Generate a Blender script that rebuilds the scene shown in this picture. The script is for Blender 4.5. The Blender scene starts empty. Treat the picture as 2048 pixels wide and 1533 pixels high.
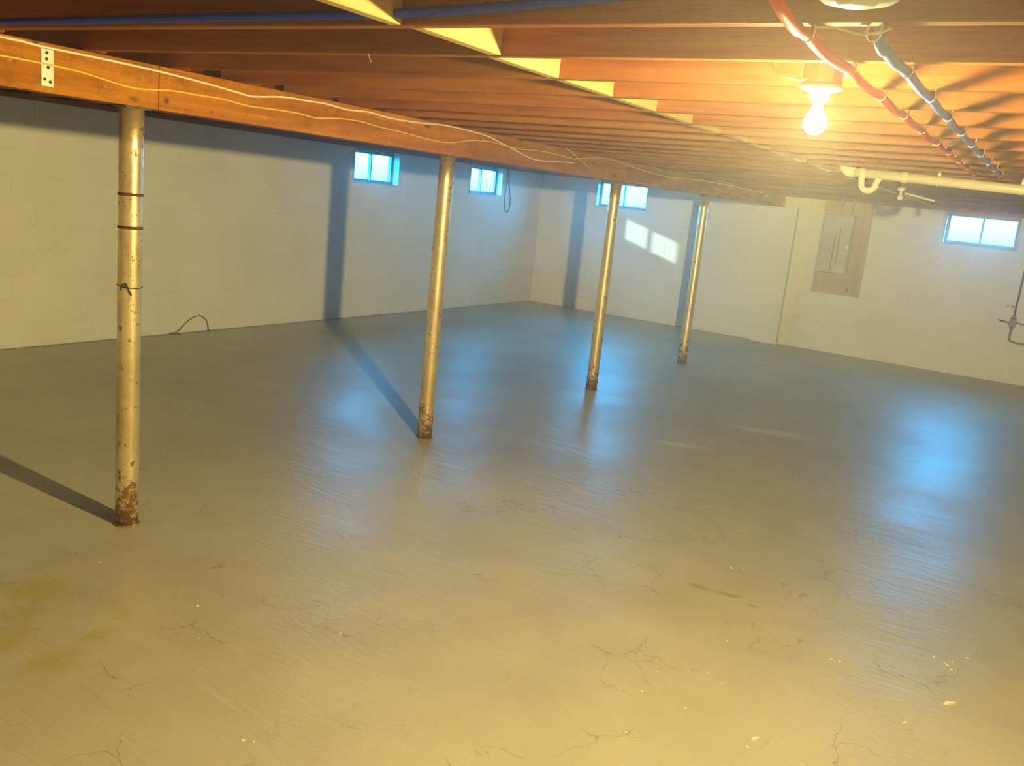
import bpy, bmesh, math, random
from mathutils import Vector, Matrix, noise

# ------------------------------------------------------------------ camera, sky, sun, exposure
C = bpy.context.scene.collection
SC = bpy.context.scene

cam_d = bpy.data.cameras.new('camera')
cam = bpy.data.objects.new('camera', cam_d)
C.objects.link(cam)
RT = Vector((0.52467073, -0.84521532, 0.1016449))
UP = Vector((0.1242927, 0.19417468, 0.9730609))
FW = Vector((0.84218285, 0.49790285, -0.20693187))
M = Matrix((RT, UP, -FW)).transposed().to_4x4()
M.translation = Vector((0, 0, 1.6913))
cam.matrix_world = M
cam_d.sensor_fit = 'HORIZONTAL'
cam_d.sensor_width = 36
cam_d.lens = 1785.66 / 2048 * 36
cam_d.clip_start = 0.02
SC.camera = cam

SC.view_settings.view_transform = 'Standard'
SC.view_settings.look = 'None'
SC.view_settings.gamma = 1
SC.view_settings.use_curve_mapping = False
SC.view_settings.exposure = 0.0

world = bpy.data.worlds.new('sky')
SC.world = world
world.use_nodes = True
wn = world.node_tree
wn.nodes.clear()
w_out = wn.nodes.new('ShaderNodeOutputWorld')
w_bg = wn.nodes.new('ShaderNodeBackground')
w_tc = wn.nodes.new('ShaderNodeTexCoord')
w_sep = wn.nodes.new('ShaderNodeSeparateXYZ')
w_ramp = wn.nodes.new('ShaderNodeValToRGB')
w_add = wn.nodes.new('ShaderNodeMath'); w_add.operation = 'MULTIPLY_ADD'
w_add.inputs[1].default_value = 0.5; w_add.inputs[2].default_value = 0.5
wn.links.new(w_tc.outputs['Generated'], w_sep.inputs[0])
wn.links.new(w_sep.outputs['Z'], w_add.inputs[0])
wn.links.new(w_add.outputs[0], w_ramp.inputs[0])
SKY = 100.0
w_ramp.color_ramp.elements[0].position = 0.496
w_ramp.color_ramp.elements[0].color = (0.0063, 0.42, 1.0, 1)
w_ramp.color_ramp.elements[1].position = 0.511
w_ramp.color_ramp.elements[1].color = (0.0155, 0.45, 1.0, 1)
wn.links.new(w_ramp.outputs[0], w_bg.inputs['Color'])
w_bg.inputs['Strength'].default_value = SKY
wn.links.new(w_bg.outputs[0], w_out.inputs[0])

sun_d = bpy.data.lights.new('sun', 'SUN')
sun = bpy.data.objects.new('sun', sun_d)
C.objects.link(sun)
sun.location = (2, 18, 6)
sun.rotation_euler = Vector((0.61, -0.79, -0.235)).to_track_quat('-Z', 'Y').to_euler()
sun_d.energy = 7.0
sun_d.color = (0.8, 1.0, 1.0)
sun_d.angle = math.radians(1.2)

BULB = (2.40, 0.608, 1.945)
BULB_CONST, BULB_LIN, BULB_QUAD = 9.8, 106.0, 0.0
BULB_COL = (1.0, 0.79, 0.29)

# ------------------------------------------------------------------ measures of the room
WA = 7.3235       # inner face of the left block wall (y)
WB = 12.676       # inner face of the far block wall (x)
YR = -3.6         # right wall
XN = -2.3         # wall behind the camera
HJ = 2.069        # underside of joists
WH = 2.032        # top of block walls (10 courses)
J0, JS = 1.8515, 0.4064
BF = 3.434        # near face of beam
BZ = 1.886        # underside of beam
BW, BH = 0.406, 0.2032
random.seed(7)

# ------------------------------------------------------------------ helpers
def link(o, parent=None):
    C.objects.link(o)
    if parent: o.parent = parent
    return o

def obj(name, bm, m, parent=None, smooth=False):
    me = bpy.data.meshes.new(name)
    bmesh.ops.recalc_face_normals(bm, faces=bm.faces)
    bm.to_mesh(me); bm.free()
    if smooth:
        for p in me.polygons: p.use_smooth = True
    me.materials.append(m)
    o = bpy.data.objects.new(name, me)
    return link(o, parent)

def empty(name, label=None, cat=None, loc=(0, 0, 0), group=None):
    o = bpy.data.objects.new(name, None)
    o.location = loc
    o.empty_display_size = 0.05
    link(o)
    return tag(o, label, cat, group)

def tag(o, label=None, cat=None, group=None, kind=None):
    if label: o['label'] = label
    if cat: o['category'] = cat
    if group: o['group'] = group
    if kind: o['kind'] = kind
    return o

def box(bm, x0, x1, y0, y1, z0, z1):
    vs = [bm.verts.new((x, y, z)) for z in (z0, z1) for y in (y0, y1) for x in (x0, x1)]
    for f in ((0, 2, 3, 1), (4, 5, 7, 6), (0, 1, 5, 4), (2, 6, 7, 3), (0, 4, 6, 2), (1, 3, 7, 5)):
        bm.faces.new([vs[i] for i in f])
    return vs

def boxes(*bs):
    bm = bmesh.new()
    for b in bs: box(bm, *b)
    return bm

def bevel(bm, w, seg=1):
    bmesh.ops.bevel(bm, geom=list(bm.edges), offset=w, segments=seg, affect='EDGES', profile=0.6)
    return bm

def lathe(bm, prof, n=24, c=(0, 0, 0), axis='Z'):
    """prof: list of (radius, height)"""
    rings = []
    for r, h in prof:
        if r < 1e-6:
            p = [bm.verts.new((0, 0, h))]
        else:
            p = [bm.verts.new((r * math.cos(2 * math.pi * i / n), r * math.sin(2 * math.pi * i / n), h)) for i in range(n)]
        rings.append(p)
    for a, b in zip(rings, rings[1:]):
        for i in range(n):
            j = (i + 1) % n
            if len(a) == 1 and len(b) == 1: continue
            if len(a) == 1: bm.faces.new((a[0], b[i], b[j]))
            elif len(b) == 1: bm.faces.new((a[i], a[j], b[0]))
            else: bm.faces.new((a[i], a[j], b[j], b[i]))
    for e in (rings[0], rings[-1]):
        if len(e) > 2: bm.faces.new(e)
    vs = [v for r in rings for v in r]
    if axis == 'X':
        for v in vs: v.co = Vector((v.co.z, v.co.x, v.co.y))
    if axis == 'Y':
        for v in vs: v.co = Vector((v.co.x, v.co.z, v.co.y))
    for v in vs: v.co += Vector(c)
    return vs

def smooth_path(pts, k=4):
    pts = [Vector(p) for p in pts]
    out = []
    for i in range(len(pts) - 1):
        p0 = pts[max(i - 1, 0)]; p1 = pts[i]; p2 = pts[i + 1]; p3 = pts[min(i + 2, len(pts) - 1)]
        for s in range(k):
            t = s / k
            out.append(0.5 * ((2 * p1) + (p2 - p0) * t + (2 * p0 - 5 * p1 + 4 * p2 - p3) * t * t + (3 * p1 - p0 - 3 * p2 + p3) * t ** 3))
    out.append(pts[-1])
    return out

def tube(bm, pts, r, n=10, k=4):
    """swept tube through pts; r may be a number"""
    P = smooth_path(pts, k) if k > 1 else [Vector(p) for p in pts]
    up = Vector((0.13, 0.21, 0.97))
    prev = None
    rings = []
    for i, p in enumerate(P):
        d = (P[min(i + 1, len(P) - 1)] - P[max(i - 1, 0)]).normalized()
        if prev is None:
            a = d.cross(up)
            if a.length < 0.1: a = d.cross(Vector((1, 0, 0)))
        else:
            a = prev - d * prev.dot(d)
        a.normalize(); prev = a
        b = d.cross(a)
        rings.append([bm.verts.new(p + (a * math.cos(2 * math.pi * j / n) + b * math.sin(2 * math.pi * j / n)) * r) for j in range(n)])
    for A, B in zip(rings, rings[1:]):
        for j in range(n):
            bm.faces.new((A[j], A[(j + 1) % n], B[(j + 1) % n], B[j]))
    bm.faces.new(rings[0]); bm.faces.new(rings[-1])
    return bm

# ------------------------------------------------------------------ materials
class Mat:
    def __init__(s, name, rough=0.6, metal=0.0, spec=0.5):
        s.m = bpy.data.materials.new(name)
        s.m.use_nodes = True
        s.t = s.m.node_tree
        s.b = s.t.nodes['Principled BSDF']
        s.b.inputs['Roughness'].default_value = rough
        s.b.inputs['Metallic'].default_value = metal
        s.b.inputs['Specular IOR Level'].default_value = spec
        s.co = s.t.nodes.new('ShaderNodeTexCoord')
    def n(s, typ, **kw):
        nd = s.t.nodes.new(typ)
        for k, v in kw.items(): setattr(nd, k, v)
        return nd
    def L(s, a, b): s.t.links.new(a, b)
    def coords(s, scale=(1, 1, 1), space='Object', loc=(0, 0, 0)):
        mp = s.n('ShaderNodeMapping'); mp.inputs['Scale'].default_value = scale
        mp.inputs['Location'].default_value = loc
        s.L(s.co.outputs[space], mp.inputs[0]); return mp.outputs[0]
    def world(s, scale=(1, 1, 1)):
        g = s.n('ShaderNodeNewGeometry')
        mp = s.n('ShaderNodeMapping'); mp.inputs['Scale'].default_value = scale
        s.L(g.outputs['Position'], mp.inputs[0]); return mp.outputs[0]
    def noise(s, vec, scale, detail=4, rough=0.6, dist=0.0):
        nd = s.n('ShaderNodeTexNoise')
        nd.inputs['Scale'].default_value = scale; nd.inputs['Detail'].default_value = detail
        nd.inputs['Roughness'].default_value = rough; nd.inputs['Distortion'].default_value = dist
        s.L(vec, nd.inputs['Vector']); return nd.outputs['Fac']
    def ramp(s, fac, stops):
        r = s.n('ShaderNodeValToRGB'); cr = r.color_ramp
        while len(cr.elements) < len(stops): cr.elements.new(0.5)
        for e, (p, c) in zip(cr.elements, stops):
            e.position = p
            e.color = (c, c, c, 1) if isinstance(c, (int, float)) else (*c, 1)
        s.L(fac, r.inputs[0]); return r.outputs[0]
    def mix(s, fac, a, b, mode='MIX'):
        m = s.n('ShaderNodeMix', data_type='RGBA', blend_type=mode)
        for sock, v in ((m.inputs[0], fac), (m.inputs[6], a), (m.inputs[7], b)):
            if hasattr(v, 'links') or hasattr(v, 'is_linked'): s.L(v, sock)
            elif isinstance(v, (int, float)): sock.default_value = v
            else: sock.default_value = (*v, 1)
        return m.outputs[2]
    def math(s, op, a, b=None, clamp=False):
        m = s.n('ShaderNodeMath', operation=op); m.use_clamp = clamp
        for sock, v in ((m.inputs[0], a), (m.inputs[1], b)):
            if v is None: continue
            if isinstance(v, (int, float)): sock.default_value = v
            else: s.L(v, sock)
        return m.outputs[0]
    def color(s, c):
        if isinstance(c, tuple): s.b.inputs['Base Color'].default_value = (*c, 1)
        else: s.L(c, s.b.inputs['Base Color'])
    def bump(s, h, strength=0.3, dist=0.01, normal=None):
        b = s.n('ShaderNodeBump'); b.inputs['Strength'].default_value = strength
        b.inputs['Distance'].default_value = dist
        s.L(h, b.inputs['Height'])
        if normal: s.L(normal, b.inputs['Normal'])
        s.L(b.outputs[0], s.b.inputs['Normal']); return b.outputs[0]
    def rough(s, v): s.L(v, s.b.inputs['Roughness'])

def floor_material():
    m = Mat('painted_concrete_floor', 0.4, 0, 0.9)
    w = m.world()
    big = m.noise(w, 0.55, 4, 0.55)
    mid = m.noise(w, 3.5, 6, 0.65)
    fine = m.noise(w, 40, 5, 0.7)
    base = m.ramp(big, [(0.3, (0.36, 0.345, 0.27)), (0.7, (0.49, 0.47, 0.37))])
    base = m.mix(m.ramp(mid, [(0.35, 0.0), (0.75, 0.28)]), base, (0.62, 0.58, 0.46))
    base = m.mix(m.ramp(fine, [(0.58, 0.0), (0.75, 0.25)]), base, (0.26, 0.21, 0.12))
    # hairline cracks, broken up
    v = m.n('ShaderNodeTexVoronoi', feature='DISTANCE_TO_EDGE')
    wv = m.n('ShaderNodeVectorMath', operation='ADD')
    nz = m.n('ShaderNodeTexNoise'); nz.inputs['Scale'].default_value = 5; nz.inputs['Detail'].default_value = 5
    m.L(w, nz.inputs['Vector'])
    sc = m.n('ShaderNodeVectorMath', operation='SCALE'); sc.inputs['Scale'].default_value = 0.28
    m.L(nz.outputs['Color'], sc.inputs[0]); m.L(w, wv.inputs[0]); m.L(sc.outputs[0], wv.inputs[1])
    m.L(wv.outputs[0], v.inputs['Vector']); v.inputs['Scale'].default_value = 3.2
    crack = m.ramp(v.outputs['Distance'], [(0.0, 1.0), (0.012, 0.0)])
    gate = m.ramp(m.noise(w, 2.3, 2, 0.5), [(0.52, 0.0), (0.6, 1.0)])
    ck = m.math('MULTIPLY', crack, gate)
    ck = m.math('MULTIPLY', ck, 0.55)
    base = m.mix(ck, base, (0.14, 0.10, 0.05))
    # sparse pale paint specks
    sp = m.n('ShaderNodeTexVoronoi'); m.L(w, sp.inputs['Vector']); sp.inputs['Scale'].default_value = 9
    spk = m.math('MULTIPLY', m.ramp(sp.outputs['Distance'], [(0.0, 1.0), (0.035, 1.0), (0.05, 0.0)]),
                 m.ramp(m.noise(w, 5.0, 2), [(0.56, 0.0), (0.6, 0.8)]))
    base = m.mix(spk, base, (0.8, 0.75, 0.6))
    # stains with a shape of their own
    def stain(base, x, y, rx, ry, ang, col, amt, sharp=0.45):
        mp = m.n('ShaderNodeMapping', vector_type='TEXTURE')
        mp.inputs['Location'].default_value = (x, y, 0)
        mp.inputs['Rotation'].default_value = (0, 0, ang)
        mp.inputs['Scale'].default_value = (rx, ry, 1)
        m.L(w, mp.inputs[0])
        ln = m.n('ShaderNodeVectorMath', operation='LENGTH'); m.L(mp.outputs[0], ln.inputs[0])
        d = m.math('ADD', ln.outputs['Value'], m.math('MULTIPLY', m.math('SUBTRACT', m.noise(w, 14, 4), 0.5), 1.6))
        f = m.ramp(d, [(sharp, amt), (1.0, 0.0)])
        return m.mix(f, base, col)
    dark = (0.22, 0.15, 0.06)
    base = stain(base, 3.83, 1.142, 0.07, 0.028, -1.45, dark, 0.45)
    base = stain(base, 3.845, 1.015, 0.08, 0.028, -1.45, dark, 0.45)
    base = stain(base, 3.81, 0.887, 0.035, 0.02, -1.3, dark, 0.45)
    pale = (0.80, 0.79, 0.68)
    base = stain(base, 7.24, 1.76, 0.33, 0.13, -1.2, pale, 0.55)
    base = stain(base, 6.18, 2.16, 0.22, 0.08, -1.1, pale, 0.5)
    yellow_green = (0.36, 0.31, 0.02)  # yellow-green patches on the near left of the floor
    for (x, y, r, a) in ((1.86, 3.13, .16, .5), (1.6, 2.62, .12, .5), (1.81, 2.67, .07, .5), (1.58, 2.86, .14, .5), (2.05, 4.2, .2, .3), (1.95, 2.75, .07, .4), (1.72, 3.0, .1, .4)):
        base = stain(base, x, y, r, r * 0.8, 0.4, yellow_green, a)
    # yellow-brown rim along the left wall and around the posts
    for (x, y) in ((2.4993, 3.489), (4.8005, 3.489), (7.3473, 3.489), (9.6533, 3.489)):
        base = stain(base, x, y, 0.14, 0.14, 0, (0.5, 0.38, 0.16), 0.6, 0.3)
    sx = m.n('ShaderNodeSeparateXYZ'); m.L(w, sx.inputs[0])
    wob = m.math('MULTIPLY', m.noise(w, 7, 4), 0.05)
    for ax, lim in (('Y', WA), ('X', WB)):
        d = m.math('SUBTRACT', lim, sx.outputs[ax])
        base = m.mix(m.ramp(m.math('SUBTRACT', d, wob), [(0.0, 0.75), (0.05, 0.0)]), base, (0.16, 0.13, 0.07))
    m.color(base)
    rg = m.ramp(m.noise(w, 1.3, 3, 0.6), [(0.3, 0.34), (0.7, 0.46)])
    m.rough(rg)
    # trowel ripples: slightly wavy relief stretched across the room
    rip = m.noise(m.world((8, 2, 1)), 1.0, 4, 0.6, 0.8)
    h = m.math('ADD', m.math('MULTIPLY', rip, 1.3), m.math('MULTIPLY', mid, 0.35))
    h = m.math('ADD', h, m.math('MULTIPLY', fine, 0.12))
    m.bump(h, 0.32, 0.015)
    return m.m

def wall_material():
    m = Mat('white_painted_block', 0.7, 0, 0.3)
    w = m.world()
    oi = m.n('ShaderNodeObjectInfo')
    a = m.ramp(m.noise(w, 1.1, 5, 0.6), [(0.3, (0.70, 0.69, 0.62)), (0.7, (0.80, 0.79, 0.72))])
    a = m.mix(m.math('MULTIPLY', oi.outputs['Random'], 0.10), a, (0.66, 0.66, 0.62))
    a = m.mix(m.ramp(m.noise(w, 26, 5, 0.7), [(0.62, 0.0), (0.72, 0.25)]), a, (0.45, 0.40, 0.28))
    m.color(a)
    h = m.math('ADD', m.noise(w, 60, 6, 0.7), m.math('MULTIPLY', m.noise(w, 9, 3), 0.8))
    m.bump(h, 0.25, 0.003)
    return m.m

def wood_material(name, c0, c1, axis='Y', knots=True, rough=0.75, dark=(0.05, 0.02, 0.006), worn=False):
    m = Mat(name, rough, 0, 0.25)
    sc = {'Y': (9, 0.7, 9), 'X': (0.7, 9, 9), 'Z': (9, 9, 0.7)}[axis]
    w = m.world(sc)
    oi = m.n('ShaderNodeObjectInfo')
    off = m.n('ShaderNodeVectorMath', operation='ADD')
    m.L(w, off.inputs[0])
    cmb = m.n('ShaderNodeCombineXYZ')
    m.L(m.math('MULTIPLY', oi.outputs['Random'], 37.0), cmb.inputs[0]); m.L(m.math('MULTIPLY', oi.outputs['Random'], 11.0), cmb.inputs[2])
    m.L(cmb.outputs[0], off.inputs[1])
    g = m.noise(off.outputs[0], 1.0, 6, 0.62, 1.2)
    g2 = m.noise(off.outputs[0], 6.0, 5, 0.7, 0.4)
    col = m.ramp(g, [(0.3, c0), (0.68, c1)])
    col = m.mix(m.ramp(g2, [(0.5, 0.0), (0.75, 0.45)]), col, tuple(x * 0.55 for x in c0))
    col = m.mix(m.math('MULTIPLY', oi.outputs['Random'], 0.35), col, tuple(x * 0.75 for x in c0))
    if knots:
        v = m.n('ShaderNodeTexVoronoi')
        m.L(m.world({'Y': (6, 2.2, 6), 'X': (2.2, 6, 6), 'Z': (6, 6, 2.2)}[axis]), v.inputs['Vector']); v.inputs['Scale'].default_value = 1.0
        k = m.ramp(v.outputs['Distance'], [(0.0, 1.0), (0.05, 1.0), (0.1, 0.0)])
        col = m.mix(m.math('MULTIPLY', k, 0.7), col, dark)
    if worn:      # blotches, pale scuffs and small dark nail stains
        w1 = m.world()
        col = m.mix(m.ramp(m.noise(w1, 9, 6, 0.75), [(0.5, 0.0), (0.72, 0.55)]), col, tuple(x * 0.45 for x in c0))
        col = m.mix(m.ramp(m.noise(w1, 38, 5, 0.8), [(0.58, 0.0), (0.72, 0.5)]), col, (0.85, 0.52, 0.14))
        v2 = m.n('ShaderNodeTexVoronoi'); m.L(w1, v2.inputs['Vector']); v2.inputs['Scale'].default_value = 6
        col = m.mix(m.ramp(v2.outputs['Distance'], [(0.05, 0.75), (0.11, 0.0)]), col, dark)
    m.color(col)
    m.bump(g2, 0.2, 0.003)
    return m.m

def plain(name, col, rough=0.5, metal=0.0, spec=0.5, vary=0.12, scale=12):
    m = Mat(name, rough, metal, spec)
    f = m.noise(m.coords(), scale, 4, 0.6)
    m.color(m.ramp(f, [(0.3, tuple(c * (1 - vary) for c in col)), (0.7, tuple(min(1, c * (1 + vary * 0.5)) for c in col))]))
    return m.m

def post_material():
    m = Mat('worn_cream_painted_steel', 0.38, 0.75, 0.7)
    w = m.world()
    base = m.ramp(m.noise(w, 6, 5), [(0.3, (0.72, 0.55, 0.30)), (0.7, (0.90, 0.76, 0.48))])
    g = m.n('ShaderNodeNewGeometry')
    sep = m.n('ShaderNodeSeparateXYZ'); m.L(g.outputs['Position'], sep.inputs[0])
    low = m.ramp(sep.outputs['Z'], [(0.02, 0.20), (0.32, 0.0)])
    oi = m.n('ShaderNodeObjectInfo')
    spots = m.math('ADD', m.noise(w, 26, 6, 0.75), low)
    rust = m.ramp(spots, [(0.57, 0.0), (0.66, 0.9)])
    big = m.ramp(m.noise(m.world((7, 7, 2.2)), 1.6, 5, 0.7), [(0.5, 0.0), (0.7, 0.45)])
    base = m.mix(big, base, (0.50, 0.33, 0.11))
    base = m.mix(rust, base, (0.22, 0.09, 0.02))
    m.color(base)
    m.rough(m.ramp(spots, [(0.5, 0.33), (0.7, 0.7)]))
    m.bump(m.noise(w, 40, 4), 0.12, 0.002)
    return m.m

def pane_material():
    m = Mat('window_glass')
    t = m.t; t.nodes.remove(m.b)
    tr = m.n('ShaderNodeBsdfTransparent'); tr.inputs[0].default_value = (0.93, 0.97, 0.97, 1)
    gl = m.n('ShaderNodeBsdfGlossy'); gl.inputs['Roughness'].default_value = 0.03
    mx = m.n('ShaderNodeMixShader'); mx.inputs[0].default_value = 0.06
    m.L(tr.outputs[0], mx.inputs[1]); m.L(gl.outputs[0], mx.inputs[2])
    m.L(mx.outputs[0], t.nodes['Material Output'].inputs['Surface'])
    return m.m

def bulb_material():
    m = Mat('lit_bulb_glass')
    t = m.t; t.nodes.remove(m.b)
    tr = m.n('ShaderNodeBsdfTransparent'); tr.inputs[0].default_value = (1, 1, 1, 1)
    em = m.n('ShaderNodeEmission'); em.inputs[0].default_value = (1.0, 0.86, 0.55, 1); z = m.n('ShaderNodeSeparateXYZ'); m.L(m.co.outputs['Object'], z.inputs[0]); m.L(m.ramp(m.math('ADD', z.outputs['Z'], 0.5), [(0.380, 14.0), (0.394, 0.8)]), em.inputs[1])
    ad = m.n('ShaderNodeAddShader')
    m.L(tr.outputs[0], ad.inputs[0]); m.L(em.outputs[0], ad.inputs[1])
    m.L(ad.outputs[0], t.nodes['Material Output'].inputs['Surface'])
    return m.m

M_FLOOR = floor_material()
M_WALL = wall_material()
M_JOIST = wood_material('aged_joist_wood', (0.26, 0.058, 0.006), (0.50, 0.19, 0.032))
M_BLOCKING = wood_material('pale_blocking_wood', (0.62, 0.42, 0.16), (0.80, 0.60, 0.28), 'X', knots=False)
M_BEAM = wood_material('orange_beam_wood', (0.34, 0.10, 0.004), (0.70, 0.29, 0.018), 'X', worn=True)
M_SUB = wood_material('subfloor_board', (0.22, 0.10, 0.03), (0.36, 0.18, 0.06), 'X')
M_PLY = wood_material('plywood_board', (0.50, 0.36, 0.20), (0.62, 0.47, 0.29), 'Z')
M_POST = post_material()
M_RUST = plain('rust', (0.12, 0.04, 0.012), 0.8)
M_WHITE = plain('white_vinyl_frame', (0.74, 0.76, 0.78), 0.4)
M_SASH = plain('aluminium_sash', (0.16, 0.18, 0.22), 0.45, 0.2)
M_LINING = plain('pale_grey_window_lining', (0.42, 0.43, 0.47), 0.6)
M_GLASS = pane_material()
M_PORC = plain('cream_porcelain', (0.86, 0.84, 0.76), 0.25, vary=0.04)
M_GREY = plain('grey_painted_metal', (0.40, 0.40, 0.38), 0.45, 0.3)
M_DKGREY = plain('dark_grey_metal', (0.16, 0.16, 0.15), 0.5, 0.4)
M_GALV = plain('galvanized_steel', (0.72, 0.70, 0.62), 0.4, 0.6)
M_RED = plain('red_pipe_plastic', (0.85, 0.008, 0.006), 0.55, spec=0.2, vary=0.05)
M_BLUE = plain('blue_pipe_plastic', (0.01, 0.05, 0.80), 0.4, vary=0.05)
M_LAV = plain('lavender_blue_pipe_plastic', (0.16, 0.21, 0.95), 0.55, spec=0.25, vary=0.05)
M_CLIP = plain('white_nylon', (0.86, 0.84, 0.78), 0.4, vary=0.04)
M_PVC = plain('cream_pvc', (0.80, 0.74, 0.56), 0.35, vary=0.08)
M_CABW = plain('white_cable', (0.88, 0.82, 0.66), 0.45, vary=0.06)
M_CABY = plain('yellow_cable', (0.86, 0.62, 0.10), 0.45, vary=0.06)
M_BLACK = plain('black_plastic', (0.012, 0.012, 0.012), 0.5)
M_IRON = plain('weathered_iron_pipe', (0.16, 0.14, 0.10), 0.5, 0.5)
M_CHIP = plain('white_paint_flake', (0.90, 0.84, 0.68), 0.6, vary=0.08, scale=60)
M_EARTH = plain('brown_dirt', (0.20, 0.13, 0.05), 0.9)
M_BARK = plain('grey_bark', (0.10, 0.08, 0.06), 0.9)
M_BULB = bulb_material()

# ------------------------------------------------------------------ floor
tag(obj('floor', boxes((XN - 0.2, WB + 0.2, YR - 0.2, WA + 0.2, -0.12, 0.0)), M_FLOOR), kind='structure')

# ------------------------------------------------------------------ block walls
WZ0, WZ1 = 8 * BH, WH                       # window openings: the two top courses
WIN_A = [(8.215, 9.065), (10.645, 11.495)]  # x ranges in the left wall
WIN_B = [(5.485, 6.335), (0.54, 1.39)]      # y ranges in the far wall
TH = 0.19
REC = 0.003

def wall_backing(name, along, face, out, lo, hi, holes):
    """wall core with window openings; 'along' is 'x' or 'y', face = inner face, out = +1/-1"""
    f0, f1 = sorted((face + out * REC, face + out * TH))
    bm = bmesh.new()
    def add(a, b, z0, z1):
        if along == 'x': box(bm, a, b, f0, f1, z0, z1)
        else: box(bm, f0, f1, a, b, z0, z1)
    add(lo, hi, -0.05, WZ0)
    cur = lo
    for a, b in sorted(holes):
        add(cur, a, WZ0, WZ1); cur = b
    add(cur, hi, WZ0, WZ1)
    return tag(obj(name, bm, M_WALL), kind='structure')

_bcache = {}
def block_mesh(along, L):
    key = (along, round(L, 3))
    if key not in _bcache:
        g = 0.0022
        bm = bmesh.new()
        if along == 'x': box(bm, -L / 2 + g, L / 2 - g, 0, 0.016, g, BH - g)
        else: box(bm, 0, 0.016, -L / 2 + g, L / 2 - g, g, BH - g)
        bevel(bm, 0.0022)
        bmesh.ops.recalc_face_normals(bm, faces=bm.faces)
        me = bpy.data.meshes.new('block'); bm.to_mesh(me); bm.free()
        me.materials.append(M_WALL)
        _bcache[key] = me
    return _bcache[key]

def lay_blocks(wall, along, face, lo, hi, holes):
    for c in range(10):
        z = c * BH
        start = hi - (BW if c % 2 == 0 else BW / 2)
        a1 = hi
        edges = []
        a0 = start
        while a1 > lo + 0.02:
            edges.append((max(a0, lo), a1)); a1 = a0; a0 -= BW
        for (a, b) in edges:
            segs = [(a, b)]
            if c >= 8:
                for h0, h1 in holes:
                    ns = []
                    for s0, s1 in segs:
                        if s1 <= h0 or s0 >= h1: ns.append((s0, s1)); continue
                        if s0 < h0 - 0.02: ns.append((s0, h0))
                        if s1 > h1 + 0.02: ns.append((h1, s1))
                    segs = ns
            for s0, s1 in segs:
                if s1 - s0 < 0.03: continue
                o = bpy.data.objects.new('block', block_mesh(along, s1 - s0))
                pr = random.uniform(-0.0006, 0.0006)
                o.location = ((s0 + s1) / 2, face + pr, z) if along == 'x' else (face + pr, (s0 + s1) / 2, z)
                link(o, wall)

wall_left = wall_backing('wall_left', 'x', WA, 1, XN - 0.2, WB + TH, WIN_A)
lay_blocks(wall_left, 'x', WA, 3.9, WB, WIN_A)
wall_far = wall_backing('wall_far', 'y', WB, 1, YR - 0.2, WA, WIN_B)
lay_blocks(wall_far, 'y', WB, 0.1, WA, WIN_B)
wall_backing('wall_right', 'x', YR, -1, XN - 0.2, WB, [])
wall_backing('wall_near', 'y', XN, -1, YR, WA, [])

# pilaster that carries the far end of the beam
pil = obj('pilaster', boxes((WB - 0.10, WB + 0.02, 3.225, 3.605, 0, BZ)), M_WALL, wall_far)

# wooden sill plates on top of the block walls
pl = 0
for nm, b in (('trim_1', (XN, WB + 0.15, WA + 0.01, WA + 0.15, WH, HJ)), ('trim_2', (WB + 0.01, WB + 0.15, YR, WA, WH, HJ)),
              ('trim_3', (XN, WB, YR - 0.15, YR - 0.01, WH, HJ)), ('trim_4', (XN - 0.15, XN - 0.01, YR, WA, WH, HJ))):
    tag(obj(nm, boxes(b), M_JOIST), kind='structure')

# ------------------------------------------------------------------ ceiling: subfloor, joists, blocking
ceiling = tag(obj('ceiling', boxes((XN - 0.2, WB + 0.2, YR - 0.2, WA + 0.2, HJ + 0.184, HJ + 0.21)), M_SUB), kind='structure')
rim = bmesh.new()
box(rim, XN - 0.2, WB + 0.2, WA + 0.155, WA + 0.195, WH, HJ + 0.184)
box(rim, XN - 0.2, WB + 0.2, YR - 0.195, YR - 0.155, HJ, HJ + 0.184)
box(rim, WB + 0.155, WB + 0.195, YR - 0.15, WA + 0.15, WH, HJ + 0.184)
box(rim, XN - 0.195, XN - 0.155, YR - 0.15, WA + 0.15, HJ, HJ + 0.184)
obj('rim_board', rim, M_JOIST, ceiling)

def joist_mesh(y0, y1):
    bm = bmesh.new()
    box(bm, -0.019, 0.019, y0, y1, HJ, HJ + 0.184)
    bevel(bm, 0.003)
    bmesh.ops.recalc_face_normals(bm, faces=bm.faces)
    me = bpy.data.meshes.new('joist'); bm.to_mesh(me); bm.free()
    me.materials.append(M_JOIST); return me
jm_r = joist_mesh(YR - 0.15, BF + 0.16)
jm_l = joist_mesh(BF - 0.04, WA + 0.15)
KMIN, KMAX = -9, 26
for k in range(KMIN, KMAX + 1):
    x = J0 + JS * k
    for me, dx in ((jm_r, 0), (jm_l, 0.039)):
        o = bpy.data.objects.new('joist', me); o.location = (x + dx, 0, 0); link(o, ceiling)
bm = boxes((-(JS - 0.038) / 2, (JS - 0.038) / 2, 1.507, 1.545, HJ + 0.001, HJ + 0.182))
bevel(bm, 0.002)
me_b = bpy.data.meshes.new('blocking'); bmesh.ops.recalc_face_normals(bm, faces=bm.faces); bm.to_mesh(me_b); bm.free()
me_b.materials.append(M_BLOCKING)
for k in range(KMIN, KMAX):
    o = bpy.data.objects.new('blocking', me_b)
    o.location = (J0 + JS * (k + 0.5), random.choice((0.0, 0.0, 0.012, -0.02)) if k > 1 else (0.0 if k != 0 else -0.035), 0)
    link(o, ceiling)

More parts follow.
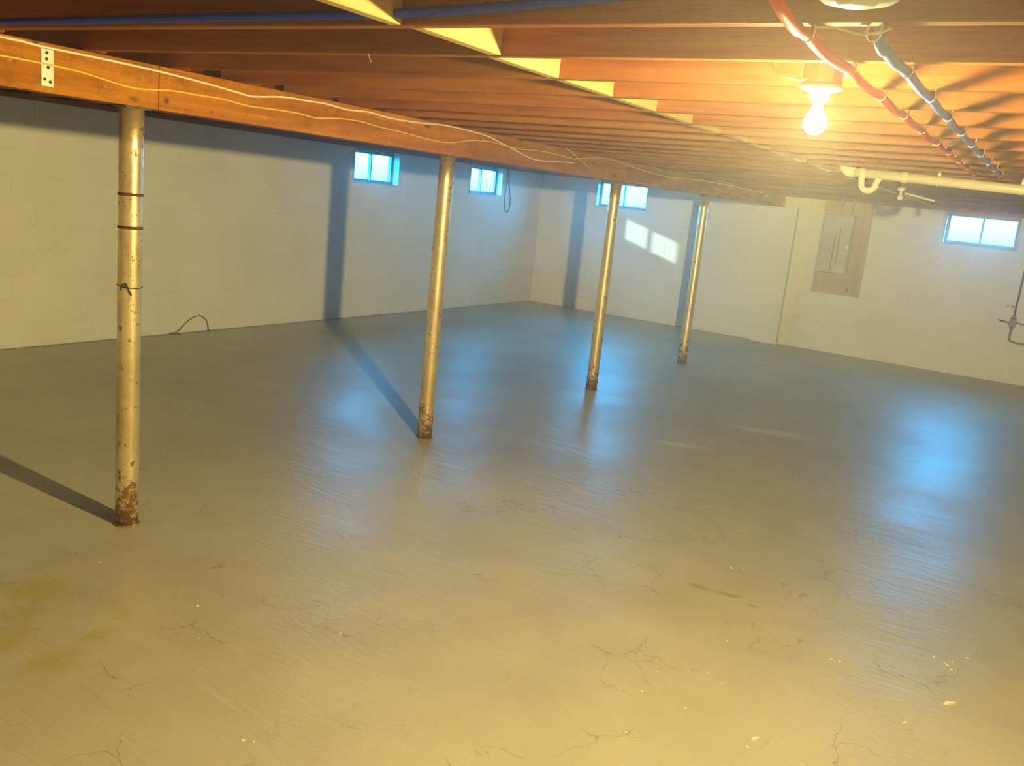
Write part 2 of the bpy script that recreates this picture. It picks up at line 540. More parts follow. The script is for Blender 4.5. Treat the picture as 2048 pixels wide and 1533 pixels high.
# ------------------------------------------------------------------ windows
def make_window(n, along, face, a0, a1):
    root = tag(bpy.data.objects.new('window_%d' % n, None), kind='structure'); link(root)
    D0, D1 = face + 0.085, face + 0.15     # frame depth inside the wall
    def B(bm, u0, u1, z0, z1, d0, d1):
        if along == 'x': box(bm, u0, u1, d0, d1, z0, z1)
        else: box(bm, d0, d1, u0, u1, z0, z1)
    z0, z1 = WZ0, WZ1
    f = 0.028
    bm = bmesh.new()
    for q in ((a0, a1, z0, z0 + f), (a0, a1, z1 - f, z1), (a0, a0 + f, z0 + f, z1 - f), (a1 - f, a1, z0 + f, z1 - f)):
        B(bm, *q, D0, D1)
    obj('window_frame', bm, M_SASH, root)
    # painted wooden buck lining the opening, slightly proud of the wall
    bm = bmesh.new()
    t = 0.014
    for q in ((a0, a1, z0, z0 + t), (a0, a0 + t, z0 + t, z1), (a1 - t, a1, z0 + t, z1)):
        B(bm, *q, face - 0.006, D0)
    obj('jamb_lining', bm, M_LINING, root)
    mid = (a0 + a1) / 2
    s = 0.024
    for i, (u0, u1, d) in enumerate(((a0 + f, mid + 0.014, D0 + 0.036), (mid - 0.014, a1 - f, D0 + 0.010))):
        bm = bmesh.new()
        for q in ((u0, u1, z0 + f, z0 + f + s), (u0, u1, z1 - f - s, z1 - f), (u0, u0 + s, z0 + f + s, z1 - f - s), (u1 - s, u1, z0 + f + s, z1 - f - s)):
            B(bm, *q, d, d + 0.022)
        sash = obj('sash', bm, M_SASH, root)
        bm = bmesh.new(); B(bm, u0 + s, u1 - s, z0 + f + s, z1 - f - s, d + 0.009, d + 0.013)
        obj('pane', bm, M_GLASS, sash)
    # header over the opening (steel lintel)
    bm = bmesh.new(); B(bm, a0 - 0.1, a1 + 0.1, WH + 0.0005, WH + 0.006, face + 0.012, face + 0.18)
    obj('lintel', bm, M_DKGREY, root)
    # daylight sampling portal in the opening
    ld = bpy.data.lights.new('daylight_%d' % n, 'AREA'); ld.shape = 'RECTANGLE'
    ld.size = a1 - a0; ld.size_y = z1 - z0; ld.cycles.is_portal = True
    lo = bpy.data.objects.new('daylight_%d' % n, ld); link(lo)
    if along == 'x':
        lo.location = ((a0 + a1) / 2, face + 0.175, (z0 + z1) / 2); lo.rotation_euler = (-math.pi / 2, 0, 0)
    else:
        lo.location = (face + 0.175, (a0 + a1) / 2, (z0 + z1) / 2); lo.rotation_euler = (math.pi / 2, 0, math.pi / 2)
    return root
make_window(1, 'x', WA, *WIN_A[0])
make_window(2, 'x', WA, *WIN_A[1])
make_window(3, 'y', WB, *WIN_B[0])
make_window(4, 'y', WB, *WIN_B[1])

# ------------------------------------------------------------------ the room's bulb
ld = bpy.data.lights.new('bulb_light', 'POINT')
ld.energy = 1.0
ld.color = BULB_COL
ld.shadow_soft_size = 0.028
ld.use_nodes = True
ln = ld.node_tree
em = ln.nodes.get('Emission') or ln.nodes.new('ShaderNodeEmission')
fo = ln.nodes.new('ShaderNodeLightFalloff'); fo.inputs['Strength'].default_value = 1.0
def lmath(op, a, b):
    n = ln.nodes.new('ShaderNodeMath'); n.operation = op
    for s, v in zip(n.inputs, (a, b)):
        if isinstance(v, (int, float)): s.default_value = v
        else: ln.links.new(v, s)
    return n.outputs[0]
st = lmath('ADD', lmath('MULTIPLY', fo.outputs['Constant'], BULB_CONST),
           lmath('ADD', lmath('MULTIPLY', fo.outputs['Linear'], BULB_LIN), lmath('MULTIPLY', fo.outputs['Quadratic'], BULB_QUAD)))
ln.links.new(st, em.inputs['Strength'])
lo = bpy.data.objects.new('bulb_light', ld); lo.location = BULB; link(lo)

lamp = empty('ceiling_lamp', 'lit bare bulb in a white porcelain holder under the joists', 'lamp', (BULB[0], BULB[1], HJ))
bx, by, bz = 0, 0, BULB[2] - HJ
def local(bm, vs=None): return bm
bm = bmesh.new()   # bulb glass: pear shape, neck up
lathe(bm, [(0.0, bz - 0.031), (0.012, bz - 0.029), (0.022, bz - 0.022), (0.029, bz - 0.010), (0.030, bz + 0.002), (0.026, bz + 0.014), (0.018, bz + 0.028), (0.014, bz + 0.040), (0.013, bz + 0.048)], 28)
obj('bulb', bm, M_BULB, lamp, True)
bm = bmesh.new()
lathe(bm, [(0.0135, bz + 0.044), (0.0145, bz + 0.046), (0.0145, bz + 0.060), (0.013, bz + 0.062)], 24)
obj('bulb_cap', bm, M_GALV, lamp, True)
bm = bmesh.new()   # porcelain holder: neck then wide flange
lathe(bm, [(0.0, bz + 0.060), (0.016, bz + 0.060), (0.0205, bz + 0.052), (0.024, bz + 0.054), (0.025, bz + 0.072), (0.050, bz + 0.080), (0.0525, bz + 0.084), (0.052, bz + 0.090), (0.0, bz + 0.092)], 40)
obj('holder', bm, M_PORC, lamp, True)
bm = bmesh.new()   # octagonal steel box above the holder
lathe(bm, [(0.044, bz + 0.092), (0.050, bz + 0.093), (0.050, bz + 0.140), (0.046, bz + 0.145)], 8)
obj('junction_box', bm, M_GALV, lamp)
bm = bmesh.new()
box(bm, 2.277 - BULB[0], 2.645 - BULB[0], -0.012, 0.012, bz + 0.145, bz + 0.150)
obj('hanger_bar', bm, M_GALV, lamp)

cov = empty('ceiling_box_cover', 'round white ceiling fixture plate at the top edge above the red pipe', 'ceiling fixture', (1.60, 0.37, HJ))
bm = bmesh.new()
lathe(bm, [(0.0, -0.022), (0.030, -0.022), (0.034, -0.017), (0.058, -0.015), (0.065, -0.010), (0.065, -0.004), (0.0, -0.002)], 40)
obj('cover_plate', bm, M_PORC, cov, True)
bm = bmesh.new(); lathe(bm, [(0.048, -0.004), (0.050, 0.0), (0.050, 0.045), (0.046, 0.05)], 8)
obj('junction_box', bm, M_GALV, cov)
bm = bmesh.new(); box(bm, 1.464 - 1.60, 1.8325 - 1.60, -0.012, 0.012, 0.05, 0.055)
obj('hanger_bar', bm, M_GALV, cov)

# ------------------------------------------------------------------ beam
beam = empty('support_beam', 'long built-up orange timber beam carried on the steel posts', 'beam', (0, BF, BZ))
for i, cuts in enumerate(((XN + 0.02, 2.59, 4.93, 7.41, 9.72, WB - 0.005), (XN + 0.02, 3.7, 8.5, WB - 0.005), (XN + 0.02, 2.45, 7.2, WB - 0.005))):
    for c0, c1 in zip(cuts, cuts[1:]):
        bm = boxes((c0 + 0.0015, c1 - 0.0015, i * 0.0385, i * 0.0385 + 0.038, 0.0 + 0.001 * (i % 2), HJ - BZ - 0.001))
        bevel(bm, 0.002)
        obj('plank', bm, M_BEAM, beam)

# ------------------------------------------------------------------ posts
def post_base(name, x, label, sleeve=False):
    t = empty(name, label, 'post', (x, BF + 0.056, 0), 'steel posts under the beam')
    R0 = 0.0505
    bm = bmesh.new()
    top = BZ - 0.008
    pr = [(R0 * 0.9, 0.006), (R0, 0.008)]
    for i in range(1, 12): pr.append((R0 + random.uniform(-0.0004, 0.0004), top * i / 12))
    pr += [(R0, top - 0.001), (R0 * 0.9, top)]
    lathe(bm, pr, 36)
    obj('column', bm, M_POST, t, True)
    bm = bmesh.new(); lathe(bm, [(0.056, 0.0), (0.058, 0.002), (0.057, 0.007), (0.052, 0.009)], 24); obj('base_ring', bm, M_RUST if not sleeve else M_POST, t)
    bm = boxes((-0.062, 0.062, -0.05, 0.05, top, BZ - 0.0005)); bevel(bm, 0.002); obj('cap_plate', bm, M_DKGREY, t)
    if sleeve:
        for z in (1.519, 1.377):
            bm = bmesh.new(); lathe(bm, [(R0 + 0.0004, z - 0.007), (R0 + 0.0022, z - 0.004), (R0 + 0.0018, z + 0.004), (R0 + 0.0004, z + 0.006)], 36)
            obj('joint_ring', bm, M_RUST, t)
    return t
post_base('steel_post', 2.4993, 'tall rusty cream post nearest the camera, with two dark rings', True)
post_base('steel_post.001', 4.8005, 'second cream post from the left, between the first two windows')
post_base('steel_post.002', 7.3473, 'third cream post, standing in front of the far corner window')
post_base('steel_post.003', 9.6533, 'farthest thin cream post, nearest the pilaster on the far wall')

tie = bmesh.new()
tp = [(0.052 * math.cos(a), 0.052 * math.sin(a), 1.12 + 0.006 * math.sin(a)) for a in [i * math.pi / 12 for i in range(0, 25)]]
tube(tie, tp, 0.0022, 6, 1)
tube(tie, [(-0.038, -0.037, 1.118), (-0.05, -0.04, 1.135), (-0.062, -0.035, 1.128), (-0.066, -0.034, 1.105)], 0.0035, 6)
tube(tie, [(-0.040, -0.038, 1.12), (-0.034, -0.046, 1.10), (-0.026, -0.051, 1.085)], 0.0035, 6)
o = obj('cable_tie', tie, M_BLACK); o.location = (2.4993, BF + 0.056, 0)
tag(o, 'black tie knotted around the nearest post at mid height', 'tie')

# ------------------------------------------------------------------ mending plate on the beam
mp = empty('mending_plate', 'white perforated metal plate screwed to the beam at left', 'bracket', (2.09, BF, 1.977))
bm = boxes((-0.025, 0.025, -0.004, 0.0, -0.069, 0.069)); bevel(bm, 0.0012)
obj('plate', bm, M_GALV, mp)
for (sx, sz) in ((-0.003, 0.055), (-0.004, 0.032), (0.010, -0.05), (-0.012, -0.042), (0.002, 0.002)):
    bm = bmesh.new(); lathe(bm, [(0.0055, -0.0075), (0.006, -0.0035)], 10, axis='Y'); 
    for v in bm.verts: v.co += Vector((sx, 0, sz))
    obj('screw', bm, M_BLACK, mp)

# ------------------------------------------------------------------ cables along the beam
Wt = [(XN + 0.1, 2.052), (-0.8, 2.05), (0.4, 2.053), (1.3, 2.05), (1.91, 2.056), (2.058, 2.051), (2.245, 2.050), (2.427, 2.048), (2.644, 2.042), (2.872, 2.03), (3.021, 2.019), (3.107, 2.015), (3.292, 2.039), (3.467, 2.044), (3.597, 2.047), (3.771, 2.039), (3.937, 2.049), (4.116, 2.039), (4.4, 2.045), (4.657, 2.06), (4.945, 2.055), (5.148, 2.045), (5.322, 2.017), (5.484, 1.992), (5.684, 1.958), (5.852, 1.947), (6.116, 1.962), (6.391, 1.973)]
bm = bmesh.new(); tube(bm, [(x, BF - 0.007, z) for x, z in Wt], 0.0048, 8, 3)
tag(obj('electrical_cable', bm, M_CABW), 'thick white cable stapled along the upper edge of the beam', 'cable', 'cables on the beam')
Yl = [(XN + 0.1, 1.99), (-0.7, 1.985), (0.3, 1.99), (1.2, 1.988), (1.909, 1.991), (2.058, 1.990), (2.174, 1.987), (2.26, 1.98), (2.357, 1.967), (2.436, 1.959), (2.516, 1.961), (2.646, 1.975), (2.78, 1.976), (2.923, 1.978), (3.078, 1.968), (3.24, 1.973), (3.412, 1.975), (3.534, 1.968), (3.701, 1.986), (3.873, 1.991), (4.017, 1.981), (4.247, 1.973), (4.46, 1.961), (4.672, 1.958), (4.822, 1.977), (4.954, 1.999), (5.154, 2.013), (5.324, 2.007), (5.51, 2.001), (5.838, 2.014), (6.105, 2.013), (6.384, 2.003), (6.408, 2.006), (6.663, 2.035), (6.983, 2.056), (7.235, 2.046), (7.789, 2.011), (8.276, 2.0), (8.668, 2.007), (9.238, 2.025), (10.2, 2.03), (11.5, 2.02)]
bm = bmesh.new(); tube(bm, [(x, BF - 0.0065 + (0.0 if x < 5 else -0.006), z) for x, z in Yl], 0.0036, 8, 3)
tag(obj('electrical_cable', bm, M_CABY), 'thin yellow cable running lower along the face of the beam', 'cable', 'cables on the beam')
bm = bmesh.new(); tube(bm, [(6.225, BF - 0.02, 2.068), (6.32, BF - 0.024, 2.045), (6.406, BF - 0.022, 2.017), (6.55, BF - 0.016, 1.985), (6.685, BF - 0.012, 1.95)], 0.0028, 6)
tag(obj('cable_end', bm, M_CABW), 'short loose cable end crossing the junction of the beam cables', 'cable')

# ------------------------------------------------------------------ red and blue water pipes under the joists
def joist_x(k): return J0 + JS * k
def water_pipe(name, y, mat, pts_start, label, kend):
    pts = list(pts_start)
    for k in range(0, kend + 1):
        x = joist_x(k)
        if k > 0 or not pts: pts.append((x, y, 2.050))
        if k < kend:
            pts.append((x + JS * 0.33, y + random.uniform(-0.004, 0.004), 2.0445 + random.uniform(-0.002, 0.001)))
            pts.append((x + JS * 0.66, y + random.uniform(-0.004, 0.004), 2.0445 + random.uniform(-0.002, 0.001)))
    xe = joist_x(kend)
    pts += [(xe + 0.06, y, 2.05), (xe + 0.12, y, 2.085), (xe + 0.14, y, 2.17), (xe + 0.14, y, 2.245)]
    root = empty(name, label, 'pipe', (joist_x(0), y, 2.050))
    bm = bmesh.new(); tube(bm, [(a - root.location.x, b - root.location.y, c - root.location.z) for a, b, c in pts], 0.0112, 12, 4)
    obj('pipe_run', bm, mat, root, True)
    for k in range(0, kend + 1):
        x = joist_x(k) - root.location.x
        bm = bmesh.new()
        tube(bm, [(x, 0.0122 * math.cos(a), 0.0122 * math.sin(a)) for a in [math.pi * (-0.05 + 1.1 * i / 10) - math.pi for i in range(11)]], 0.0014, 6, 1)
        for s in (-1, 1):
            box(bm, x - 0.005, x + 0.005, s * 0.0125 - 0.0012, s * 0.0125 + 0.0012, -0.002, HJ - 2.050)
        box(bm, x - 0.005, x + 0.005, 0.012, 0.026, HJ - 2.050 - 0.0025, HJ - 2.050)
        obj('clip', bm, M_CLIP, root)
    return root
water_pipe('water_pipe', 0.512, M_RED, [(1.2, 0.50, 2.155), (1.38, 0.485, 2.10), (1.5, 0.480, 2.048), (1.65, 0.492, 2.036), (1.75, 0.505, 2.040), (1.8515, 0.512, 2.049)],
           'bright red plastic water pipe clipped under the joists', 9)
water_pipe('water_pipe', 0.388, M_LAV, [(1.905, 0.388, 2.24), (1.905, 0.388, 2.12), (1.90, 0.388, 2.07), (1.915, 0.388, 2.050), (1.96, 0.388, 2.042)],
           'light blue plastic water pipe beside the red one under the joists', 9)
bm = bmesh.new()
tube(bm, [(1.806, 3.42, 2.082), (1.808, 3.0, 2.084), (1.808, 2.347, 2.088), (1.808, 1.667, 2.090), (1.808, 1.35, 2.096), (1.808, 1.017, 2.113), (1.808, 0.8, 2.13), (1.808, 0.5, 2.155), (1.806, 0.3, 2.17), (1.80, -1.2, 2.19)], 0.0115, 12, 4)
tag(obj('water_pipe', bm, M_BLUE, None, True), 'dark blue pipe running along the first joist at the top left', 'pipe')

# loose wires near the lamps
bm = bmesh.new(); tube(bm, [(2.262, 0.694, 2.066), (2.255, 0.690, 2.056), (2.25, 0.683, 2.045), (2.26, 0.668, 2.036), (2.28, 0.655, 2.034), (2.33, 0.64, 2.038), (2.36, 0.63, 2.05)], 0.0028, 8)
tag(obj('lamp_wire', bm, M_CABW), 'short curved wire looping into the lit lamp holder', 'wire')
bm = bmesh.new(); tube(bm, [(1.85, 0.50, 2.0655), (1.85, 0.488, 2.064), (1.845, 0.462, 2.062), (1.84, 0.435, 2.055), (1.84, 0.416, 2.050), (1.845, 0.400, 2.050), (1.85, 0.375, 2.055), (1.86, 0.36, 2.064)], 0.0026, 8)
tag(obj('lamp_wire', bm, M_CABW), 'white wire sagging under the first joist near the ceiling fixture plate', 'wire')
bm = bmesh.new(); tube(bm, [(2.243, 1.969, 2.07), (2.241, 1.965, 2.062), (2.240, 1.954, 2.046)], 0.0026, 6)
tag(obj('bent_nail', bm, M_GALV), 'bright bent nail sticking down from a joist edge', 'nail')

# ------------------------------------------------------------------ cream drain pipe with trap
dr = empty('drain_pipe', 'cream plastic drain pipe hung below the joists at right', 'pipe', (6.12, 1.29, 2.04))
def rel(pts, o): return [(a - o[0], b - o[1], c - o[2]) for a, b, c in pts]
O = (6.12, 1.29, 2.04)
bm = bmesh.new(); tube(bm, rel([(6.12, 1.29, 2.046), (6.12, 0.3, 2.014), (6.12, -3.55, 1.93)], O), 0.030, 16, 1); obj('pipe_run', bm, M_PVC, dr, True)
bm = bmesh.new(); tube(bm, rel([(6.12, 1.25, 2.046), (6.12, 1.29, 2.05), (6.12, 1.315, 2.075), (6.12, 1.32, 2.11), (6.12, 1.32, 2.25)], O), 0.033, 16, 4); obj('elbow', bm, M_PVC, dr, True)
bm = bmesh.new()
tube(bm, rel([(6.12, 1.205, 2.035), (6.12, 1.200, 1.99)] + [(6.12, 1.155 + 0.045 * math.cos(a), 1.985 + 0.048 * math.sin(a)) for a in [-math.pi * i / 8 for i in range(1, 8)]] + [(6.12, 1.110, 1.99), (6.12, 1.09, 2.03)], O), 0.020, 14, 3)
obj('trap', bm, M_PVC, dr, True)
for y in (1.2, 0.95, -0.6):
    bm = bmesh.new(); zc = 2.046 - (1.29 - y) * 0.0323
    lathe(bm, [(0.031, -0.02), (0.0345, -0.018), (0.0345, 0.018), (0.031, 0.02)], 18, axis='Y')
    for v in bm.verts: v.co += Vector((0, y - O[1], zc - O[2]))
    obj('coupling', bm, M_PVC, dr, True)
for y in (0.755, 0.30, -1.4, -2.6):
    bm = bmesh.new(); zc = 2.046 - (1.29 - y) * 0.0323
    tube(bm, [(0.032 * math.cos(a), y - O[1], zc - O[2] + 0.032 * math.sin(a)) for a in [2 * math.pi * i / 16 for i in range(17)]], 0.003, 6, 1)
    box(bm, -0.004, 0.004, y - O[1] - 0.008, y - O[1] + 0.008, zc - O[2] + 0.03, HJ + 0.184 - O[2])
    obj('strap_hanger', bm, M_CLIP, dr)
for (y, z) in ((0.443, 1.955), (0.30, 1.948)):
    pass

vp = empty('pipe_stub', 'small white capped pipe stub with a lever behind the drain trap', 'pipe', (7.34, 1.145, 2.06))
O = (7.34, 1.145, 2.06)
bm = bmesh.new(); tube(bm, rel([(7.34, 1.145, 2.24), (7.34, 1.145, 1.965)], O), 0.011, 12, 1); obj('pipe_run', bm, M_PVC, vp, True)
bm = bmesh.new(); lathe(bm, [(0.0, -0.125), (0.016, -0.122), (0.022, -0.110), (0.020, -0.095), (0.011, -0.088)], 16); obj('cap', bm, M_CLIP, vp, True)
bm = bmesh.new(); tube(bm, rel([(7.34, 1.115, 1.99), (7.34, 1.06, 1.98), (7.34, 0.99, 1.966), (7.34, 0.905, 1.952)], O), 0.007, 8); obj('lever', bm, M_CLIP, vp, True)
bm = bmesh.new(); lathe(bm, [(0.022, -0.055), (0.030, -0.05), (0.030, -0.03), (0.022, -0.025)], 16); obj('collar', bm, M_PVC, vp, True)

# ------------------------------------------------------------------ electrical panel on plywood
ep = empty('breaker_box', 'grey breaker panel on a tan plywood board on the far wall', 'electrical panel', (WB, 2.575, 0.80))
bm = boxes((-0.020, 0, -0.315, 0.315, 0, 1.228)); bevel(bm, 0.002); obj('board', bm, M_PLY, ep)
tag(ep.children[0], 'tan plywood backing board')
bm = boxes((-0.115, -0.0205, -0.11, 0.27, 0.28, 1.06)); bevel(bm, 0.004); eb = obj('enclosure', bm, M_GREY, ep)
bm = boxes((-0.122, -0.1155, -0.10, 0.26, 0.29, 1.05)); bevel(bm, 0.003); dd = obj('door', bm, M_GREY, ep)
bm = boxes((-0.127, -0.1225, 0.085, 0.10, 0.30, 0.80), (-0.127, -0.1225, 0.03, 0.042, 0.38, 0.88)); obj('breaker_strip', bm, M_SASH, dd)
bm = boxes((-0.130, -0.1225, -0.09, -0.075, 0.62, 0.68)); obj('latch', bm, M_GALV, dd)
bm = bmesh.new(); tube(bm, [(-0.06, 0.08, 1.06), (-0.06, 0.08, 1.20), (-0.06, 0.08, 1.40)], 0.016, 10, 1); tube(bm, [(-0.05, -0.05, 1.06), (-0.05, -0.06, 1.25), (-0.05, -0.06, 1.40)], 0.009, 8, 2)
obj('conduit', bm, M_GREY, ep)

# ------------------------------------------------------------------ gas pipe with valve at the right
gp = empty('supply_pipe', 'thin dark metal pipe with a valve on the far wall at right', 'pipe', (WB - 0.05, 0.43, 0.52))
O = (WB - 0.05, 0.43, 0.52)
bm = bmesh.new(); tube(bm, rel([(WB - 0.05, 0.395, 2.2), (WB - 0.05, 0.40, 1.5), (WB - 0.05, 0.41, 0.84)], O), 0.011, 10, 1)
tube(bm, rel([(WB - 0.05, 0.41, 0.70), (WB - 0.05, 0.413, 0.57), (WB - 0.05, 0.40, 0.54), (WB - 0.05, 0.36, 0.528), (WB - 0.05, 0.20, 0.515), (WB - 0.05, -1.0, 0.46)], O), 0.0125, 10, 3)
tube(bm, rel([(WB - 0.05, 0.38, 0.765), (WB - 0.05, 0.2, 0.75), (WB - 0.05, -0.3, 0.73)], O), 0.010, 10, 1)
obj('pipe_run', bm, M_IRON, gp, True)
bm = boxes((-0.022, 0.022, -0.058, 0.018, 0.19, 0.29)); bevel(bm, 0.008, 2)
lathe(bm, [(0.020, 0.29), (0.030, 0.295), (0.030, 0.315), (0.018, 0.322)], 12, c=(0, -0.02, 0)); lathe(bm, [(0.016, 0.165), (0.024, 0.17), (0.024, 0.19), (0.016, 0.195)], 12, c=(0, -0.02, 0))
obj('valve_body', bm, M_IRON, gp)
bm = bmesh.new(); tube(bm, [(-0.01, 0.015, 0.235), (-0.02, 0.06, 0.243), (-0.02, 0.10, 0.249), (-0.02, 0.145, 0.258)], 0.009, 8)
lathe(bm, [(0.004, -0.03), (0.014, -0.02), (0.014, 0.02), (0.006, 0.03)], 10, c=(-0.02, 0.09, 0.248), axis='Y')
obj('handle', bm, M_IRON, gp)
bm = boxes((-0.012, 0.05, -0.005, 0.03, 0.425, 0.445)); lathe(bm, [(0.0, -0.004), (0.012, -0.003), (0.012, 0.012), (0.0, 0.014)], 10, c=(0.03, 0.07, 0.435), axis='X')
obj('bracket', bm, M_IRON, gp)

# ------------------------------------------------------------------ cords and wire at the walls
bm = bmesh.new()
tube(bm, [(11.56, WA - 0.02, 2.06), (11.60, WA - 0.015, 1.9), (11.59, WA - 0.012, 1.6), (11.63, WA - 0.012, 1.44), (11.68, WA - 0.012, 1.40), (11.74, WA - 0.012, 1.46), (11.745, WA - 0.012, 1.62), (11.66, WA - 0.012, 1.85), (11.62, WA - 0.02, 2.06)], 0.006, 6)
tag(obj('hanging_cord', bm, M_BLACK), 'dark cord hanging in a loop beside the second window', 'cord')
wl = empty('wire_loop', 'thin wire arching up from the floor against the left wall', 'wire', (5.95, WA - 0.03, 0))
O = (5.95, WA - 0.03, 0)
bm = bmesh.new(); tube(bm, rel([(5.70, WA - 0.04, 0.012), (5.78, WA - 0.03, 0.03), (5.85, WA - 0.02, 0.085), (5.965, WA - 0.015, 0.15), (6.057, WA - 0.015, 0.158), (6.13, WA - 0.02, 0.10), (6.145, WA - 0.03, 0.012)], O), 0.0045, 6); obj('strand', bm, M_DKGREY, wl)
for (dx, r) in ((-0.24, 0.03), (-0.17, 0.02), (0.2, 0.016)):
    bm = bmesh.new()
    s = bmesh.ops.create_icosphere(bm, subdivisions=2, radius=r)
    for v in s['verts']:
        v.co = Vector((v.co.x * 1.4 + dx, v.co.y * 0.6, max(0, v.co.z * 0.6)))
        v.co += Vector((random.uniform(-1, 1), random.uniform(-1, 1), 0)) * r * 0.12
    obj('dirt_clump', bm, M_EARTH, wl)
bm = bmesh.new(); tube(bm, [(WB - 0.012, 4.86, 0.30), (WB - 0.012, 4.82, 0.18), (WB - 0.012, 4.75, 0.08), (WB - 0.02, 4.71, 0.006)], 0.004, 6)
tag(obj('loose_string', bm, M_CLIP), 'pale string hanging down the far wall behind the farthest post', 'string')

# ------------------------------------------------------------------ paint flakes on the floor
def chip(x, y, size, label, group, seed, long=1.0):
    rnd = random.Random(seed)
    n = 7
    bm = bmesh.new()
    a0 = rnd.uniform(0, 6.28)
    ring = []
    for i in range(n):
        a = 2 * math.pi * i / n
        r = size * rnd.uniform(0.65, 1.1)
        px, py = r * long * math.cos(a), r * 0.6 * math.sin(a)
        ring.append((px * math.cos(a0) - py * math.sin(a0), px * math.sin(a0) + py * math.cos(a0)))
    lo = [bm.verts.new((px, py, 0.0)) for px, py in ring]
    hi = [bm.verts.new((px * 0.8, py * 0.8, size * rnd.uniform(0.25, 0.5))) for px, py in ring]
    bm.faces.new(lo); bm.faces.new(hi)
    for i in range(n): bm.faces.new((lo[i], lo[(i + 1) % n], hi[(i + 1) % n], hi[i]))
    o = obj('paint_chip', bm, M_CHIP); o.location = (x, y, 0.0)
    tag(o, label, 'paint chip', group)
G = 'white paint chips scattered on the floor'
SM = 'tiny white paint crumb lying on the bare concrete floor'
chips = [(1.709, 1.82, .0075, 'largest white paint chip on the floor, near the bottom edge left of centre', 1.2), (1.725, 1.79, .005, SM, 1), (2.179, 2.60, .005, SM, 1.3), (2.575, 2.606, .005, SM, 1),
         (2.39, 2.051, .0065, SM, 1), (2.019, 2.398, .0045, SM, 1), (2.165, 3.196, .005, SM, 1.4), (2.53, 0.923, .006, SM, 1), (2.966, 0.997, .004, SM, 1),
         (4.212, 1.054, .006, SM, 1), (4.164, 1.103, .009, SM, 1), (3.401, 0.867, .007, SM, 1), (3.563, 0.454, .008, SM, 1), (3.55, 0.486, .006, SM, 1),
         (3.847, 0.088, .007, SM, 1), (3.896, 0.074, .006, SM, 1.5), (3.821, 0.07, .008, SM, 1), (3.86, 0.10, .005, SM, 1), (3.882, 0.143, .007, SM, 1), (3.983, 0.025, .007, SM, 1),
         (2.79, 0.568, .011, 'long narrow white paint sliver at the bottom right of the floor', 1.8), (2.725, 0.574, .005, SM, 1.6), (2.823, 0.488, .0045, SM, 1), (3.258, 0.165, .008, 'flat white paint sliver near the right end of the floor', 1.7), (2.805, 0.822, .006, SM, 1.3),
         (3.522, 0.045, .015, 'pale stick-like paint sliver near the right edge of the floor', 2.0), (2.752, 0.401, .005, SM, 1), (2.80, 0.985, .0085, 'round white paint chip on the floor right of centre', 1.0), (2.765, 1.055, .0045, SM, 1)]
for i, (x, y, s, lb, lg) in enumerate(chips):
    g = None
    if lb == SM:
        g = G + ', left half'
        if x > 3.8 and y < 0.2: lb, g = 'white crumb in the loose cluster on the floor near the right edge', 'white crumbs clustered near the right edge'
        elif x > 4.1: lb, g = 'white crumb of the small pair on the floor beyond the dark stains', 'pair of white crumbs beyond the stains'
        elif y < 0.5 and x > 3.5: lb, g = 'white crumb of the close pair on the floor at lower right', 'close pair of white crumbs at lower right'
        elif y > 1.5: lb = 'tiny white paint crumb on the bare floor in the left half of the view'
        else: lb, g = 'tiny white paint crumb on the bare floor low in the right half', G + ', right half'
    chip(x, y, s, lb, g, i, lg)

# ------------------------------------------------------------------ ground outside, just under the window sills
tag(obj('lawn', boxes((XN - 0.2, WB + 9, WA + TH + 0.005, WA + 9, 1.3, 1.45), (WB + TH + 0.005, WB + 9, YR - 0.2, WA + TH, 1.3, 1.45)), plain('grass', (0.05, 0.08, 0.02), 0.9)), kind='structure')
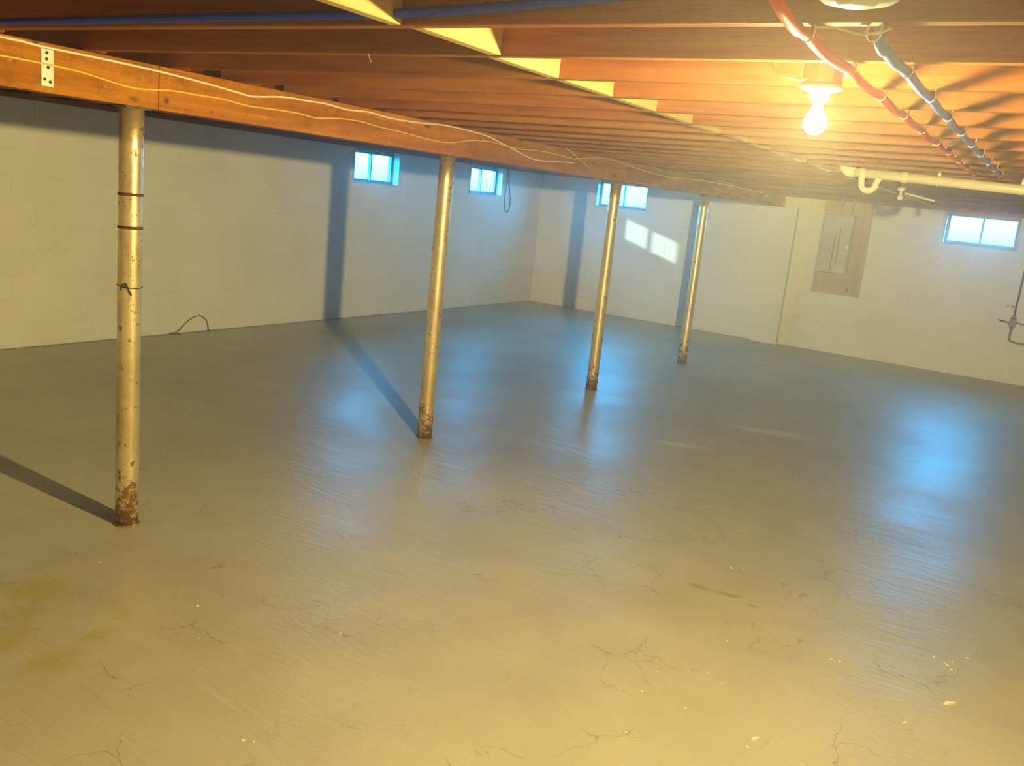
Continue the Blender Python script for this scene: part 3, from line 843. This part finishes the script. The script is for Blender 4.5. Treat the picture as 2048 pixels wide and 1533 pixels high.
# ------------------------------------------------------------------ outside: a bare branch by the corner window, an unseen board panel added to block sun from the first window
br = bmesh.new()
tube(br, [(15.2, 7.4, 1.45), (15.2, 7.25, 1.85), (15.15, 6.95, 2.13), (15.1, 6.7, 2.06), (15.1, 6.4, 2.0)], 0.016, 6)
tube(br, [(15.2, 7.2, 1.8), (15.2, 7.3, 2.3), (15.3, 7.25, 2.9)], 0.012, 6)
tube(br, [(15.12, 6.8, 2.09), (15.1, 6.7, 1.98), (15.1, 6.55, 1.93)], 0.006, 6)
tag(obj('bare_shrub', br, M_BARK), 'thin dark bare branches outside the far corner window', 'shrub')
fn = empty('sun_blocker', 'unseen grey board panel added outside the left wall to block sun', 'sun_screen', (5.6, 11.4, 1.45))
for i in range(17):
    bm = boxes((-1.7 + i * 0.2, -1.7 + i * 0.2 + 0.197, -0.012, 0.012, 0.0, 1.75)); obj('board', bm, M_BARK, fn)
for z in (0.2, 1.3):
    bm = boxes((-1.7, 1.7, 0.0125, 0.06, z, z + 0.09)); obj('rail', bm, M_BARK, fn)

# ------------------------------------------------------------------ scattering volume added to imitate veiling glare around the bulb
hz = bpy.data.materials.new('glare_scatter'); hz.use_nodes = True
ht = hz.node_tree; ht.nodes.clear()
ho = ht.nodes.new('ShaderNodeOutputMaterial'); vs = ht.nodes.new('ShaderNodeVolumeScatter')
vs.inputs['Color'].default_value = (0.9, 0.95, 1, 1); vs.inputs['Density'].default_value = 0.021; vs.inputs['Anisotropy'].default_value = 0.72
ht.links.new(vs.outputs[0], ho.inputs['Volume'])
hb = boxes((XN + 0.01, WB - 0.001 + 0.05, YR + 0.01, WA + 0.05, 0.002, HJ + 0.18))
GLARE_VOLUME = obj('glare_volume', hb, hz)
tag(GLARE_VOLUME, 'thin scattering volume added to imitate lens glare around the bulb', 'glare_volume', None, 'stuff')
SC.cycles.volume_bounces = 0
SC.cycles.max_bounces = 5
SC.cycles.diffuse_bounces = 3
SC.cycles.adaptive_threshold = 0.04
SC.cycles.sample_clamp_indirect = 6
SC.cycles.glossy_bounces = 2
SC.cycles.transparent_max_bounces = 6
SC.cycles.caustics_reflective = False
SC.cycles.caustics_refractive = False
